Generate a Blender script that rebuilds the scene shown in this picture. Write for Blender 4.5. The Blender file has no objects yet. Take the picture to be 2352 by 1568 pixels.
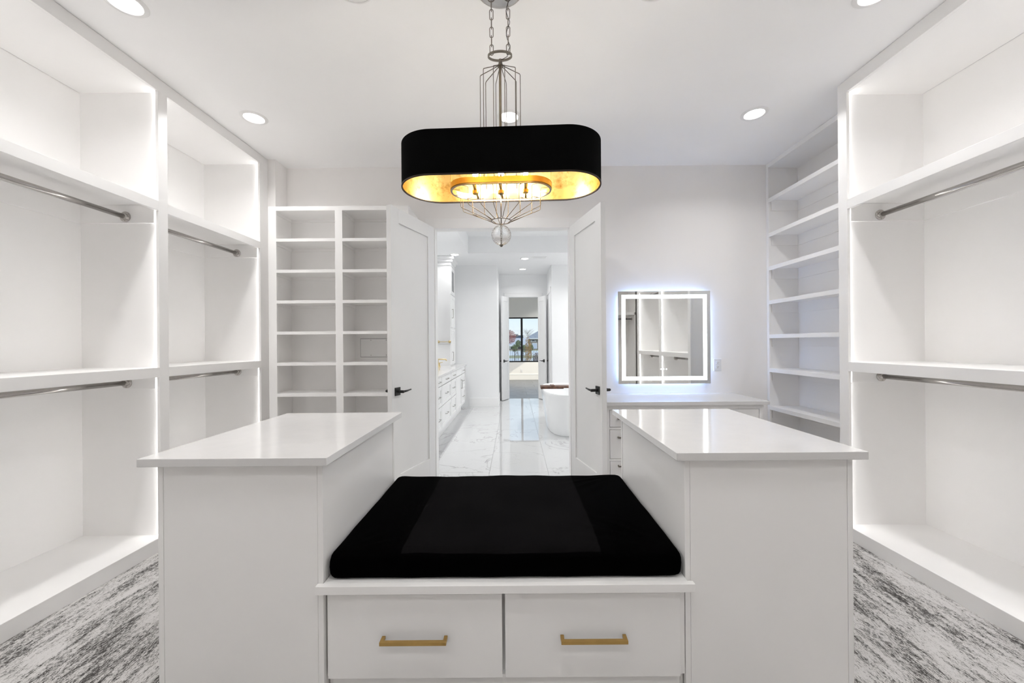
import bpy, bmesh, math, random
from mathutils import Vector, Matrix
random.seed(7)
R = math.radians
PI = math.pi
sc = bpy.context.scene
COL = sc.collection

# ------------------------------------------------------------------ camera
H = 1.317
cd = bpy.data.cameras.new('camera')
cam = bpy.data.objects.new('camera', cd)
COL.objects.link(cam)
cam.location = (0, 0, H)
cam.rotation_euler = (R(90), 0.0075, 0)
cd.sensor_fit = 'HORIZONTAL'
cd.sensor_width = 36.0
cd.lens = 880.0 / 2352.0 * 36.0
cd.shift_x = -6 / 2352.0
cd.shift_y = 5 / 2352.0
cd.clip_start = 0.05
cd.clip_end = 600
sc.camera = cam

# ------------------------------------------------------------------ world, sun, exposure
vs = sc.view_settings
vs.view_transform = 'Standard'
vs.look = 'None'
vs.exposure = 0.63
vs.gamma = 1.0
vs.use_curve_mapping = False
sc.cycles.max_bounces = 18
sc.cycles.diffuse_bounces = 12
sc.cycles.glossy_bounces = 6
sc.cycles.transmission_bounces = 8
sc.cycles.transparent_max_bounces = 12
sc.cycles.sample_clamp_indirect = 6.0
sc.cycles.caustics_reflective = False
sc.cycles.caustics_refractive = False

world = bpy.data.worlds.new('world')
sc.world = world
world.use_nodes = True
wn = world.node_tree.nodes
wl = world.node_tree.links
wn.clear()
wo = wn.new('ShaderNodeOutputWorld')
bg = wn.new('ShaderNodeBackground')
tc = wn.new('ShaderNodeTexCoord')
sx = wn.new('ShaderNodeSeparateXYZ')
rp = wn.new('ShaderNodeValToRGB')
rp.color_ramp.elements[0].position = 0.0
rp.color_ramp.elements[0].color = (0.90, 0.95, 1.0, 1)
rp.color_ramp.elements[1].position = 0.45
rp.color_ramp.elements[1].color = (0.30, 0.55, 0.95, 1)
e = rp.color_ramp.elements.new(0.08)
e.color = (0.74, 0.89, 1.0, 1)
wl.new(tc.outputs['Generated'], sx.inputs[0])
wl.new(sx.outputs[2], rp.inputs[0])
wl.new(rp.outputs[0], bg.inputs[0])
bg.inputs[1].default_value = 0.74
wl.new(bg.outputs[0], wo.inputs[0])

sl = bpy.data.lights.new('sun', 'SUN')
sl.energy = 1.7
sl.angle = R(0.6)
sl.color = (1.0, 0.90, 0.74)
sun = bpy.data.objects.new('sun', sl)
COL.objects.link(sun)
sun.location = (20, -10, 20)
sdir = Vector((-1.0, 0.60, -0.69)).normalized()
sun.rotation_euler = sdir.to_track_quat('-Z', 'Y').to_euler()

# light levels
DOWN_W = 3.9          # closet downlight, watts
BATH_W = 14.0         # unseen fill lights added in the bathroom, watts
LED_E = 6.3           # wardrobe strip emission
BULB_E = 340.0

# ------------------------------------------------------------------ materials
def mat(name, col, rough=0.5, metal=0.0, spec=0.5, coat=0.0, noise=0.0, nscale=8.0, bump=0.0, bscale=60.0,
        emit=None, estr=0.0, trans=0.0, ior=1.45):
    m = bpy.data.materials.new(name)
    m.use_nodes = True
    nt = m.node_tree
    b = nt.nodes['Principled BSDF']
    b.inputs['Base Color'].default_value = (*col, 1)
    b.inputs['Roughness'].default_value = rough
    b.inputs['Metallic'].default_value = metal
    b.inputs['Specular IOR Level'].default_value = spec
    b.inputs['Coat Weight'].default_value = coat
    b.inputs['Coat Roughness'].default_value = 0.04
    b.inputs['Transmission Weight'].default_value = trans
    b.inputs['IOR'].default_value = ior
    if emit:
        b.inputs['Emission Color'].default_value = (*emit, 1)
        b.inputs['Emission Strength'].default_value = estr
    if noise or bump:
        t = nt.nodes.new('ShaderNodeTexCoord')
    if noise:
        n = nt.nodes.new('ShaderNodeTexNoise')
        n.inputs['Scale'].default_value = nscale
        n.inputs['Detail'].default_value = 5
        nt.links.new(t.outputs['Object'], n.inputs['Vector'])
        r = nt.nodes.new('ShaderNodeValToRGB')
        r.color_ramp.elements[0].position = 0.35
        r.color_ramp.elements[1].position = 0.65
        r.color_ramp.elements[0].color = (*[c * (1 - noise) for c in col], 1)
        r.color_ramp.elements[1].color = (*[min(1, c * (1 + noise)) for c in col], 1)
        nt.links.new(n.outputs['Fac'], r.inputs[0])
        nt.links.new(r.outputs[0], b.inputs['Base Color'])
    if bump:
        n2 = nt.nodes.new('ShaderNodeTexNoise')
        n2.inputs['Scale'].default_value = bscale
        n2.inputs['Detail'].default_value = 4
        nt.links.new(t.outputs['Object'], n2.inputs['Vector'])
        bp = nt.nodes.new('ShaderNodeBump')
        bp.inputs['Strength'].default_value = bump
        bp.inputs['Distance'].default_value = 0.002
        nt.links.new(n2.outputs['Fac'], bp.inputs['Height'])
        nt.links.new(bp.outputs['Normal'], b.inputs['Normal'])
    return m

WALL = mat('wall_paint', (0.862, 0.846, 0.835), 0.7, noise=0.008, nscale=3, bump=0.05, bscale=180)
CEIL = mat('ceiling_paint', (0.925, 0.921, 0.92), 0.8, noise=0.006, nscale=3)
CAB = mat('cabinet_lacquer', (0.865, 0.857, 0.850), 0.38, noise=0.006, nscale=4, bump=0.03, bscale=90)
DOORM = mat('door_paint', (0.76, 0.76, 0.757), 0.42, noise=0.006, nscale=4)
BWALL = mat('bathroom_paint', (0.84, 0.845, 0.85), 0.6, noise=0.006, nscale=3)
BCAB = mat('bathroom_lacquer', (0.84, 0.84, 0.84), 0.35, noise=0.004, nscale=4)
QUARTZ = mat('white_quartz', (0.66, 0.653, 0.65), 0.09, spec=0.6, noise=0.012, nscale=14)
CHROME = mat('satin_nickel', (0.50, 0.48, 0.46), 0.22, metal=1.0, noise=0.03, nscale=40)
NICKEL = mat('antique_nickel', (0.24, 0.215, 0.185), 0.3, metal=1.0, noise=0.05, nscale=60)
BRASS = mat('brushed_brass', (0.55, 0.36, 0.13), 0.32, metal=1.0, noise=0.05, nscale=30)
WIREB = mat('aged_brass_wire', (0.20, 0.155, 0.09), 0.35, metal=1.0, noise=0.05, nscale=60)
RODB = mat('bronze_rod', (0.30, 0.25, 0.18), 0.3, metal=1.0, noise=0.05, nscale=60)
GOLDP = mat('gold_metal', (0.62, 0.42, 0.13), 0.3, metal=1.0, noise=0.04, nscale=30)
BLACKM = mat('matte_black_metal', (0.008, 0.008, 0.008), 0.45, noise=0.1, nscale=30)
SHADE = mat('black_shade_fabric', (0.0022, 0.0022, 0.0022), 0.95, spec=0.05, noise=0.2, nscale=200)
RIMM = mat('shade_rim_bronze', (0.018, 0.009, 0.003), 0.7, noise=0.2, nscale=50)
TUBM = mat('tub_acrylic', (0.86, 0.87, 0.875), 0.16, spec=0.6, noise=0.004, nscale=4)
WALNUT = mat('walnut', (0.11, 0.05, 0.028), 0.4, noise=0.35, nscale=22)
GAP = mat('shadow_gap', (0.25, 0.24, 0.23), 0.8, noise=0.05)
WINBLK = mat('window_black', (0.006, 0.006, 0.007), 0.4, noise=0.1)
PLASTIC = mat('outlet_plastic', (0.76, 0.76, 0.76), 0.35, noise=0.004)
DARKSLOT = mat('dark_slot', (0.16, 0.15, 0.145), 0.6, noise=0.1)
LED = mat('led_strip_light', (1, 1, 1), 0.5, emit=(1.0, 0.995, 0.985), estr=LED_E)
MLED = mat('mirror_led', (1, 1, 1), 0.5, emit=(0.93, 0.97, 1.0), estr=2.2)
MBACK = mat('mirror_back_led', (0.8, 0.9, 1), 0.5, emit=(0.40, 0.58, 1.0), estr=12)
LENS = mat('downlight_lens', (1, 1, 1), 0.5, emit=(1.0, 0.99, 0.97), estr=3.0)
BULB = mat('bulb_glow', (1, 0.9, 0.7), 0.5, emit=(1.0, 0.93, 0.83), estr=BULB_E)
MIRROR = mat('mirror_glass', (0.90, 0.91, 0.90), 0.01, metal=1.0)
VELVET = mat('black_velvet', (0.0045, 0.004, 0.0042), 0.75, ior=1.05, spec=0.5, noise=0.12, nscale=3, bump=0.12, bscale=240)

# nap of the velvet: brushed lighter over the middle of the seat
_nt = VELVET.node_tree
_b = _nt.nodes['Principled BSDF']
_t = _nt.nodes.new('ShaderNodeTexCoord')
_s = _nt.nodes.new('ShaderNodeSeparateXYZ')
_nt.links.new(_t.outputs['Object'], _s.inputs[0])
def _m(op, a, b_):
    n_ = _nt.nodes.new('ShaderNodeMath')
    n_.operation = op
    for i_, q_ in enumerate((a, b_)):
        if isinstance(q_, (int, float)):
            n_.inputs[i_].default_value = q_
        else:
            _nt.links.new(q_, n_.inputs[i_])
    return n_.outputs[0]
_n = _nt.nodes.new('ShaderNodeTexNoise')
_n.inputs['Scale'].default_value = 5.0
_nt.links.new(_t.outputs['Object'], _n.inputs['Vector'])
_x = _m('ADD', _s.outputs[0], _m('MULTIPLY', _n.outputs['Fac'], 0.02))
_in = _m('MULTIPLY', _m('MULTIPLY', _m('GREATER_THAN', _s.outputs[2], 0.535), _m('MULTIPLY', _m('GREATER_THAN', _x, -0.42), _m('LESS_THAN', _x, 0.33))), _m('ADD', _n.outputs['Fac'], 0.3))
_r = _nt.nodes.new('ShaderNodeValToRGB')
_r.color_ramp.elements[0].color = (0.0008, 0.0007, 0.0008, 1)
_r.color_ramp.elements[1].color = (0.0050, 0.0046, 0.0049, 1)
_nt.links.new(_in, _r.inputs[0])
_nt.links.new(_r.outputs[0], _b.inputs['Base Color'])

def glassmat(name, col=(1, 1, 1), rough=0.0):
    m = bpy.data.materials.new(name)
    m.use_nodes = True
    nt = m.node_tree
    nt.nodes.clear()
    o = nt.nodes.new('ShaderNodeOutputMaterial')
    t = nt.nodes.new('ShaderNodeBsdfTransparent')
    g = nt.nodes.new('ShaderNodeBsdfGlossy')
    g.inputs['Roughness'].default_value = 0.02
    mx = nt.nodes.new('ShaderNodeMixShader')
    mx.inputs[0].default_value = 0.05
    t.inputs[0].default_value = (*col, 1)
    nt.links.new(t.outputs[0], mx.inputs[1])
    nt.links.new(g.outputs[0], mx.inputs[2])
    nt.links.new(mx.outputs[0], o.inputs[0])
    return m
PANE = glassmat('window_glass', (0.97, 0.985, 0.98))

# gold leaf lining
def gold_leaf():
    m = mat('gold_leaf', (0.80, 0.52, 0.16), 0.36, metal=0.9)
    nt = m.node_tree
    b = nt.nodes['Principled BSDF']
    t = nt.nodes.new('ShaderNodeTexCoord')
    n = nt.nodes.new('ShaderNodeTexNoise')
    n.inputs['Scale'].default_value = 22
    n.inputs['Detail'].default_value = 9
    n.inputs['Roughness'].default_value = 0.7
    nt.links.new(t.outputs['Object'], n.inputs['Vector'])
    r = nt.nodes.new('ShaderNodeValToRGB')
    r.color_ramp.elements[0].position = 0.33
    r.color_ramp.elements[0].color = (0.50, 0.29, 0.07, 1)
    r.color_ramp.elements[1].position = 0.5
    r.color_ramp.elements[1].color = (0.82, 0.56, 0.20, 1)
    nt.links.new(n.outputs['Fac'], r.inputs[0])
    nt.links.new(r.outputs[0], b.inputs['Base Color'])
    return m
LEAF = gold_leaf()

# crackled glass ball
def crackle():
    m = mat('crackled_glass', (1, 1, 1), 0.03, trans=1.0, ior=1.35)
    nt = m.node_tree
    b = nt.nodes['Principled BSDF']
    t = nt.nodes.new('ShaderNodeTexCoord')
    v = nt.nodes.new('ShaderNodeTexVoronoi')
    v.feature = 'DISTANCE_TO_EDGE'
    v.inputs['Scale'].default_value = 210
    nt.links.new(t.outputs['Object'], v.inputs['Vector'])
    bp = nt.nodes.new('ShaderNodeBump')
    bp.inputs['Strength'].default_value = 0.45
    bp.inputs['Distance'].default_value = 0.003
    nt.links.new(v.outputs['Distance'], bp.inputs['Height'])
    nt.links.new(bp.outputs['Normal'], b.inputs['Normal'])
    return m
CRACK = crackle()

# carpet
def carpet():
    m = bpy.data.materials.new('streaked_carpet')
    m.use_nodes = True
    nt = m.node_tree
    b = nt.nodes['Principled BSDF']
    b.inputs['Roughness'].default_value = 0.95
    b.inputs['Specular IOR Level'].default_value = 0.1
    t = nt.nodes.new('ShaderNodeTexCoord')
    def nz(sxx, syy, detail, rough, off=0.0, dist=0.0):
        mp = nt.nodes.new('ShaderNodeMapping')
        mp.inputs['Scale'].default_value = (sxx, syy, 1)
        mp.inputs['Location'].default_value = (off, off * 1.7, 0)
        mp.inputs['Rotation'].default_value = (0, 0, 0.0)
        n = nt.nodes.new('ShaderNodeTexNoise')
        n.inputs['Scale'].default_value = 1.0
        n.inputs['Detail'].default_value = detail
        n.inputs['Roughness'].default_value = rough
        n.inputs['Distortion'].default_value = dist
        nt.links.new(t.outputs['Object'], mp.inputs[0])
        nt.links.new(mp.outputs[0], n.inputs['Vector'])
        return n.outputs['Fac']
    big = nz(9.0, 2.2, 3, 0.5, 3.1, 0.5)        # soft bands
    mid = nz(42.0, 9.0, 4, 0.65, 9.2, 0.4)       # streaks
    fine = nz(230.0, 60.0, 3, 0.8, 1.3)        # broken yarn dashes
    speck = nz(520.0, 300.0, 2, 0.6, 5.0)
    def mth(op, a, bb):
        x = nt.nodes.new('ShaderNodeMath')
        x.operation = op
        for i, q in enumerate((a, bb)):
            if isinstance(q, (int, float)):
                x.inputs[i].default_value = q
            else:
                nt.links.new(q, x.inputs[i])
        return x.outputs[0]
    s = mth('ADD', mth('MULTIPLY', big, 0.70), mth('MULTIPLY', mid, 0.85))
    s = mth('ADD', s, mth('MULTIPLY', fine, 1.25))
    s = mth('ADD', s, mth('MULTIPLY', speck, 0.55))     # mean about 1.55
    r = nt.nodes.new('ShaderNodeValToRGB')
    cr = r.color_ramp
    cr.elements[0].position = 0.0
    cr.elements[0].color = (0.70, 0.685, 0.675, 1)
    cr.elements[1].position = 1.0
    cr.elements[1].color = (0.035, 0.033, 0.031, 1)
    for p, c in ((0.46, (0.62, 0.605, 0.595, 1)), (0.53, (0.34, 0.33, 0.32, 1)), (0.61, (0.09, 0.086, 0.082, 1))):
        el = cr.elements.new(p)
        el.color = c
    q = mth('MULTIPLY', mth('SUBTRACT', s, 1.195), 1.0)
    nt.links.new(q, r.inputs[0])
    nt.links.new(r.outputs[0], b.inputs['Base Color'])
    bp = nt.nodes.new('ShaderNodeBump')
    bp.inputs['Strength'].default_value = 0.5
    bp.inputs['Distance'].default_value = 0.004
    nt.links.new(speck, bp.inputs['Height'])
    nt.links.new(bp.outputs['Normal'], b.inputs['Normal'])
    return m
CARPET = carpet()

# marble
def marble(name, base, vein, rough):
    m = bpy.data.materials.new(name)
    m.use_nodes = True
    nt = m.node_tree
    b = nt.nodes['Principled BSDF']
    b.inputs['Roughness'].default_value = rough
    b.inputs['Specular IOR Level'].default_value = 0.5
    b.inputs['IOR'].default_value = 1.85
    t = nt.nodes.new('ShaderNodeTexCoord')
    oi = nt.nodes.new('ShaderNodeObjectInfo')
    sc_ = nt.nodes.new('ShaderNodeVectorMath')
    sc_.operation = 'SCALE'
    sc_.inputs[0].default_value = (13.0, 29.0, 7.0)
    nt.links.new(oi.outputs['Random'], sc_.inputs['Scale'])
    ad = nt.nodes.new('ShaderNodeVectorMath')
    ad.operation = 'ADD'
    nt.links.new(t.outputs['Object'], ad.inputs[0])
    nt.links.new(sc_.outputs[0], ad.inputs[1])
    def vein_layer(scale, width, dist):
        n = nt.nodes.new('ShaderNodeTexNoise')
        n.inputs['Scale'].default_value = scale
        n.inputs['Detail'].default_value = 6
        n.inputs['Roughness'].default_value = 0.55
        n.inputs['Distortion'].default_value = dist
        nt.links.new(ad.outputs[0], n.inputs['Vector'])
        s = nt.nodes.new('ShaderNodeMath'); s.operation = 'SUBTRACT'
        s.inputs[1].default_value = 0.5
        nt.links.new(n.outputs['Fac'], s.inputs[0])
        a = nt.nodes.new('ShaderNodeMath'); a.operation = 'ABSOLUTE'
        nt.links.new(s.outputs[0], a.inputs[0])
        mr = nt.nodes.new('ShaderNodeMapRange')
        mr.inputs['From Min'].default_value = 0.0
        mr.inputs['From Max'].default_value = width
        mr.inputs['To Min'].default_value = 1.0
        mr.inputs['To Max'].default_value = 0.0
        nt.links.new(a.outputs[0], mr.inputs['Value'])
        return mr.outputs[0]
    v1 = vein_layer(0.95, 0.007, 0.9)
    v2 = vein_layer(2.2, 0.005, 0.6)
    mk = nt.nodes.new('ShaderNodeTexNoise')
    mk.inputs['Scale'].default_value = 1.7
    nt.links.new(ad.outputs[0], mk.inputs['Vector'])
    def mu(a, k):
        x = nt.nodes.new('ShaderNodeMath'); x.operation = 'MULTIPLY'
        nt.links.new(a, x.inputs[0])
        if isinstance(k, float):
            x.inputs[1].default_value = k
        else:
            nt.links.new(k, x.inputs[1])
        return x.outputs[0]
    ad2 = nt.nodes.new('ShaderNodeMath'); ad2.operation = 'MAXIMUM'
    nt.links.new(mu(mu(v1, mk.outputs['Fac']), 1.15), ad2.inputs[0])
    nt.links.new(mu(mu(v2, mk.outputs['Fac']), 0.35), ad2.inputs[1])
    mx = nt.nodes.new('ShaderNodeMixRGB')
    mx.inputs[1].default_value = (*base, 1)
    mx.inputs[2].default_value = (*vein, 1)
    nt.links.new(ad2.outputs[0], mx.inputs[0])
    nt.links.new(mx.outputs[0], b.inputs['Base Color'])
    return m
MARBLE = marble('polished_marble', (0.60, 0.605, 0.61), (0.30, 0.295, 0.29), 0.018)
FARTILE = mat('grey_wood_floor', (0.12, 0.125, 0.135), 0.3, noise=0.2, nscale=5)
GROUT = mat('tile_joint', (0.45, 0.45, 0.45), 0.8, noise=0.05)

# ------------------------------------------------------------------ mesh helpers
def link(o, parent=None):
    COL.objects.link(o)
    if parent is not None:
        o.parent = parent
    return o

def mesh_obj(name, verts, faces, m, parent=None, smooth=False, bevel=0.0):
    me = bpy.data.meshes.new(name)
    me.from_pydata([tuple(v) for v in verts], [], faces)
    me.materials.append(m)
    if smooth:
        for p in me.polygons:
            p.use_smooth = True
    me.update()
    o = bpy.data.objects.new(name, me)
    link(o, parent)
    if bevel:
        bm_ = o.modifiers.new('bevel', 'BEVEL')
        bm_.width = bevel
        bm_.segments = 2
        bm_.limit_method = 'ANGLE'
        bm_.harden_normals = False
    return o

def box_geo(b, off=0):
    x0, x1, y0, y1, z0, z1 = b
    if x0 > x1: x0, x1 = x1, x0
    if y0 > y1: y0, y1 = y1, y0
    if z0 > z1: z0, z1 = z1, z0
    v = [(x0, y0, z0), (x1, y0, z0), (x1, y1, z0), (x0, y1, z0), (x0, y0, z1), (x1, y0, z1), (x1, y1, z1), (x0, y1, z1)]
    f = [(0, 3, 2, 1), (4, 5, 6, 7), (0, 1, 5, 4), (1, 2, 6, 5), (2, 3, 7, 6), (3, 0, 4, 7)]
    return v, [tuple(i + off for i in q) for q in f]

def boxes(name, bs, m, parent=None, bevel=0.0012):
    V, F = [], []
    for b in bs:
        v, f = box_geo(b, len(V))
        V += v
        F += f
    return mesh_obj(name, V, F, m, parent, False, bevel)

def box(name, x0, x1, y0, y1, z0, z1, m, parent=None, bevel=0.0012):
    return boxes(name, [(x0, x1, y0, y1, z0, z1)], m, parent, bevel)

def tube_geo(path, r, seg=10, closed=False, off=0, caps=True):
    P = [Vector(p) for p in path]
    n = len(P)
    V, F = [], []
    up = None
    rings = []
    for i in range(n):
        if closed:
            d = (P[(i + 1) % n] - P[i - 1]).normalized()
        elif i == 0:
            d = (P[1] - P[0]).normalized()
        elif i == n - 1:
            d = (P[-1] - P[-2]).normalized()
        else:
            d = ((P[i + 1] - P[i]).normalized() + (P[i] - P[i - 1]).normalized()).normalized()
        if up is None:
            up = Vector((0, 0, 1)) if abs(d.z) < 0.9 else Vector((0, 1, 0))
        s = d.cross(up)
        if s.length < 1e-6:
            s = d.cross(Vector((1, 0, 0)))
        s.normalize()
        up = s.cross(d).normalized()
        rr = r[i] if isinstance(r, (list, tuple)) else r
        rings.append([P[i] + s * math.cos(a) * rr + up * math.sin(a) * rr for a in [2 * PI * k / seg for k in range(seg)]])
    for rg in rings:
        V += rg
    m = n if closed else n - 1
    for i in range(m):
        a = i * seg
        b = ((i + 1) % n) * seg
        for k in range(seg):
            k2 = (k + 1) % seg
            F.append((off + a + k, off + a + k2, off + b + k2, off + b + k))
    if not closed and caps:
        F.append(tuple(off + k for k in range(seg))[::-1])
        F.append(tuple(off + (n - 1) * seg + k for k in range(seg)))
    return V, F

def tubes(name, paths, r, m, parent=None, seg=8, closed=False):
    V, F = [], []
    for p in paths:
        v, f = tube_geo(p, r, seg, closed, len(V))
        V += v
        F += f
    o = mesh_obj(name, V, F, m, parent, True)
    return o

def lathe(name, prof, m, parent=None, seg=32, center=(0, 0, 0), axis='z', smooth=True):
    V, F = [], []
    for (r, z) in prof:
        for k in range(seg):
            a = 2 * PI * k / seg
            p = (r * math.cos(a), r * math.sin(a), z)
            if axis == 'y':
                p = (p[0], p[2], p[1])
            elif axis == 'x':
                p = (p[2], p[0], p[1])
            V.append((p[0] + center[0], p[1] + center[1], p[2] + center[2]))
    for i in range(len(prof) - 1):
        for k in range(seg):
            k2 = (k + 1) % seg
            F.append((i * seg + k, i * seg + k2, (i + 1) * seg + k2, (i + 1) * seg + k))
    F.append(tuple(range(seg))[::-1])
    F.append(tuple((len(prof) - 1) * seg + k for k in range(seg)))
    o = mesh_obj(name, V, F, m, parent, smooth)
    if smooth:
        es = o.modifiers.new('edge_split', 'EDGE_SPLIT')
        es.split_angle = R(40)
    return o

def thing(name, label, cat, loc=(0, 0, 0), group=None, rz=0.0):
    o = bpy.data.objects.new(name, None)
    o.empty_display_size = 0.1
    o.location = loc
    o.rotation_euler = (0, 0, rz)
    o['label'] = label
    o['category'] = cat
    if group:
        o['group'] = group
    COL.objects.link(o)
    return o

def tag(o, label, cat, group=None):
    o['label'] = label
    o['category'] = cat
    if group:
        o['group'] = group
    return o

def struct(o):
    o['kind'] = 'structure'
    return o

def dup_tree(o, parent=None):
    c = o.copy()
    COL.objects.link(c)
    c.parent = parent
    for ch in list(o.children):
        dup_tree(ch, c)
    return c

# ------------------------------------------------------------------ closet shell
CZ = 3.05
XL, XR = -2.86, 2.80         # outer walls behind the built-ins
YB = 3.755                   # back wall face (with the doorway)
YR = -1.62                   # rear wall behind the camera
FL, FR = -2.29, 2.21         # wardrobe faces
DL, DR = -0.775, 0.545       # doorway jambs
DH = 2.452

struct(boxes('floor', [(XL - .1, XR + .1, YR - .1, 3.80, -.06, 0)], CARPET, bevel=0))
struct(boxes('ceiling', [(XL - .1, XR + .1, YR - .1, YB, CZ, CZ + .1)], CEIL, bevel=0))
struct(boxes('wall_left', [(XL - .12, XL, YR - .1, YB + .12, 0, CZ), (XL, -2.22, 3.572, YB, 0, CZ)], WALL, bevel=0))
struct(boxes('wall_right', [(XR, XR + .12, YR - .1, YB + .12, 0, CZ)], WALL, bevel=0))
struct(boxes('wall_rear', [(XL, XR, YR - .12, YR, 0, CZ)], WALL, bevel=0))
struct(boxes('wall_back', [(XL, DL, YB, YB + .06, 0, CZ + .1), (DR, XR, YB, YB + .06, 0, CZ + .1), (DL, DR, YB, YB + .06, DH, CZ + .1)], WALL, bevel=0))
# door casing
struct(boxes('trim_1', [(DL - .09, DL, YB - .018, YB, 0, DH + .09), (DR, DR + .09, YB - .018, YB, 0, DH + .09),
                        (DL, DR, YB - .018, YB, DH, DH + .09)], CAB, bevel=0.002))
struct(boxes('trim_2', [(DL - .001, DL + .005, YB - .017, YB + .096, 0, DH - .005), (DR - .005, DR + .001, YB - .017, YB + .096, 0, DH - .005),
                        (DL - .001, DR + .001, YB - .017, YB + .096, DH - .005, DH + .001)], CAB, bevel=0.001))
struct(boxes('baseboard_back', [(DR + .09, 2.76, YB - .016, YB, 0, .14)], CAB, bevel=0.003))

# ------------------------------------------------------------------ wardrobes
Z_BASE, Z_UP, Z_MID, Z_TOP = 0.088, 2.255, 1.180, 2.968

def wardrobe(s, face, back, stiles, pans, y0, y1, label, zoff=0.0, end_far=False):
    """s = -1 left wall, +1 right wall; stiles = list of (y0,y1); pans = matching partition y centres"""
    t = thing('wardrobe', label, 'wardrobe', (0, 0, 0))
    fi = face + s * .018                     # back of the face frame
    box('back_panel', back, back + s * .02, y0, y1, Z_BASE, Z_TOP, CAB, t)
    box('plinth', face, back + s * .02, y0, y1, 0, Z_BASE, CAB, t, .002)
    box('top_panel', fi, back, y0, y1, Z_TOP, Z_TOP + .02, CAB, t)
    box('top_rail', face, fi, y0, y1, Z_TOP, CZ - .002, CAB, t, .001)
    for (a, b) in stiles:
        box('stile', face, fi, a, b, Z_BASE, Z_TOP, CAB, t, .001)
    for p in pans:
        box('partition', fi, back, p - .01, p + .01, Z_BASE, Z_TOP, CAB, t, 0)
    for i in range(len(pans) - 1):
        a, b = pans[i] + .01, pans[i + 1] - .01
        sa, sb = stiles[i][1], stiles[i + 1][0]
        for zt in (Z_UP, Z_MID):
            sh = boxes('shelf', [(fi, back, a, b, zt - .02, zt), (face, fi, sa, sb, zt - .062, zt)], CAB, t, .001)
            zc = zt - .138
            boxes('cleat', [(fi + s * .022, back, a, a + .012, zc, zt - .021), (fi + s * .022, back, b - .012, b, zc, zt - .021),
                            (back - s * .012, back, a + .012, b - .012, zc, zt - .021)], CAB, t, .001)
            rx = (face + back) / 2 + s * 0.01
            if s < 0: rx = -2.515
            else: rx = 2.445
            rz = zt - .098
            rod = tubes('hanging_rod', [[(rx, a + .014, rz), (rx, b - .014, rz)]], .0155, CHROME, t, 20)
            for (yy, d) in ((a + .012, 1), (b - .012, -1)):
                lathe('flange', [(.034, 0), (.034, .004 * d), (.030, .006 * d), (.021, .007 * d), (.019, .02 * d), (.016, .021 * d)],
                      CHROME, rod, 28, (rx, yy, rz), 'y')
                for k in range(3):
                    an = 2 * PI * k / 3 + .6
                    cx, cz = rx + .0265 * math.cos(an), rz + .0265 * math.sin(an)
                    lathe('screw', [(.003, .0060 * d), (.0022, .0080 * d)], NICKEL, rod, 8, (cx, yy, cz), 'y')
        # LED strips on the back of the face frame, along both partitions
        segs = ((Z_BASE + .01, Z_MID - .066), (Z_MID + .006, Z_UP - .066), (Z_UP + .006, Z_TOP - .006))
        for (zz0, zz1) in segs:
            box('led_strip', fi + s * .001, fi + s * .006, a + .001, min(sa, a + .012) if sa > a + .004 else a + .006, zz0, zz1, LED, t, 0)
            box('led_strip', fi + s * .001, fi + s * .006, max(sb, b - .012) if sb < b - .004 else b - .006, b - .001, zz0, zz1, LED, t, 0)
    return t

lst = [(-0.53, -0.46), (0.485, 0.555), (1.48, 1.55), (2.472, 2.538), (3.46, 3.571)]
lpn = [-0.505, 0.52, 1.515, 2.505, 3.50]
wardrobe(-1, FL, -2.82, lst, lpn, -0.55, 3.571,
         'long white built-in hanging wardrobe along the left wall, lit by thin vertical light strips')
rst = [(0.52, 0.59), (1.555, 1.625), (2.538, 2.608)]
rpn = [0.555, 1.59, 2.578]
wardrobe(1, FR, 2.75, rst, rpn, 0.52, 2.608,
         'long white built-in hanging wardrobe along the right wall, in front of the shelf tower')

# rear hanging section (seen in the lighted mirror)
t = thing('hanging_shelf', 'white shelf with chrome rod on the rear wall, seen only in the lighted mirror', 'shelf')
box('shelf', -2.0, 2.70, YR + .002, YR + .5, 1.94, 2.0, CAB, t)
for x in (-2.0, 0.35, 2.68):
    box('side_panel', x, x + .02, YR + .002, YR + .5, 0.0, 3.04, CAB, t)
for (a, b) in ((-1.98, .35), (.37, 2.68)):
    rod = tubes('hanging_rod', [[(a, YR + .3, 1.86), (b, YR + .3, 1.86)]], .016, CHROME, t, 16)
    for (xx, d) in ((a, 1), (b, -1)):
        lathe('flange', [(.034, 0), (.034, .005 * d), (.02, .007 * d), (.02, .022 * d)], CHROME, rod, 24, (xx, YR + .3, 1.86), 'x')

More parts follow.
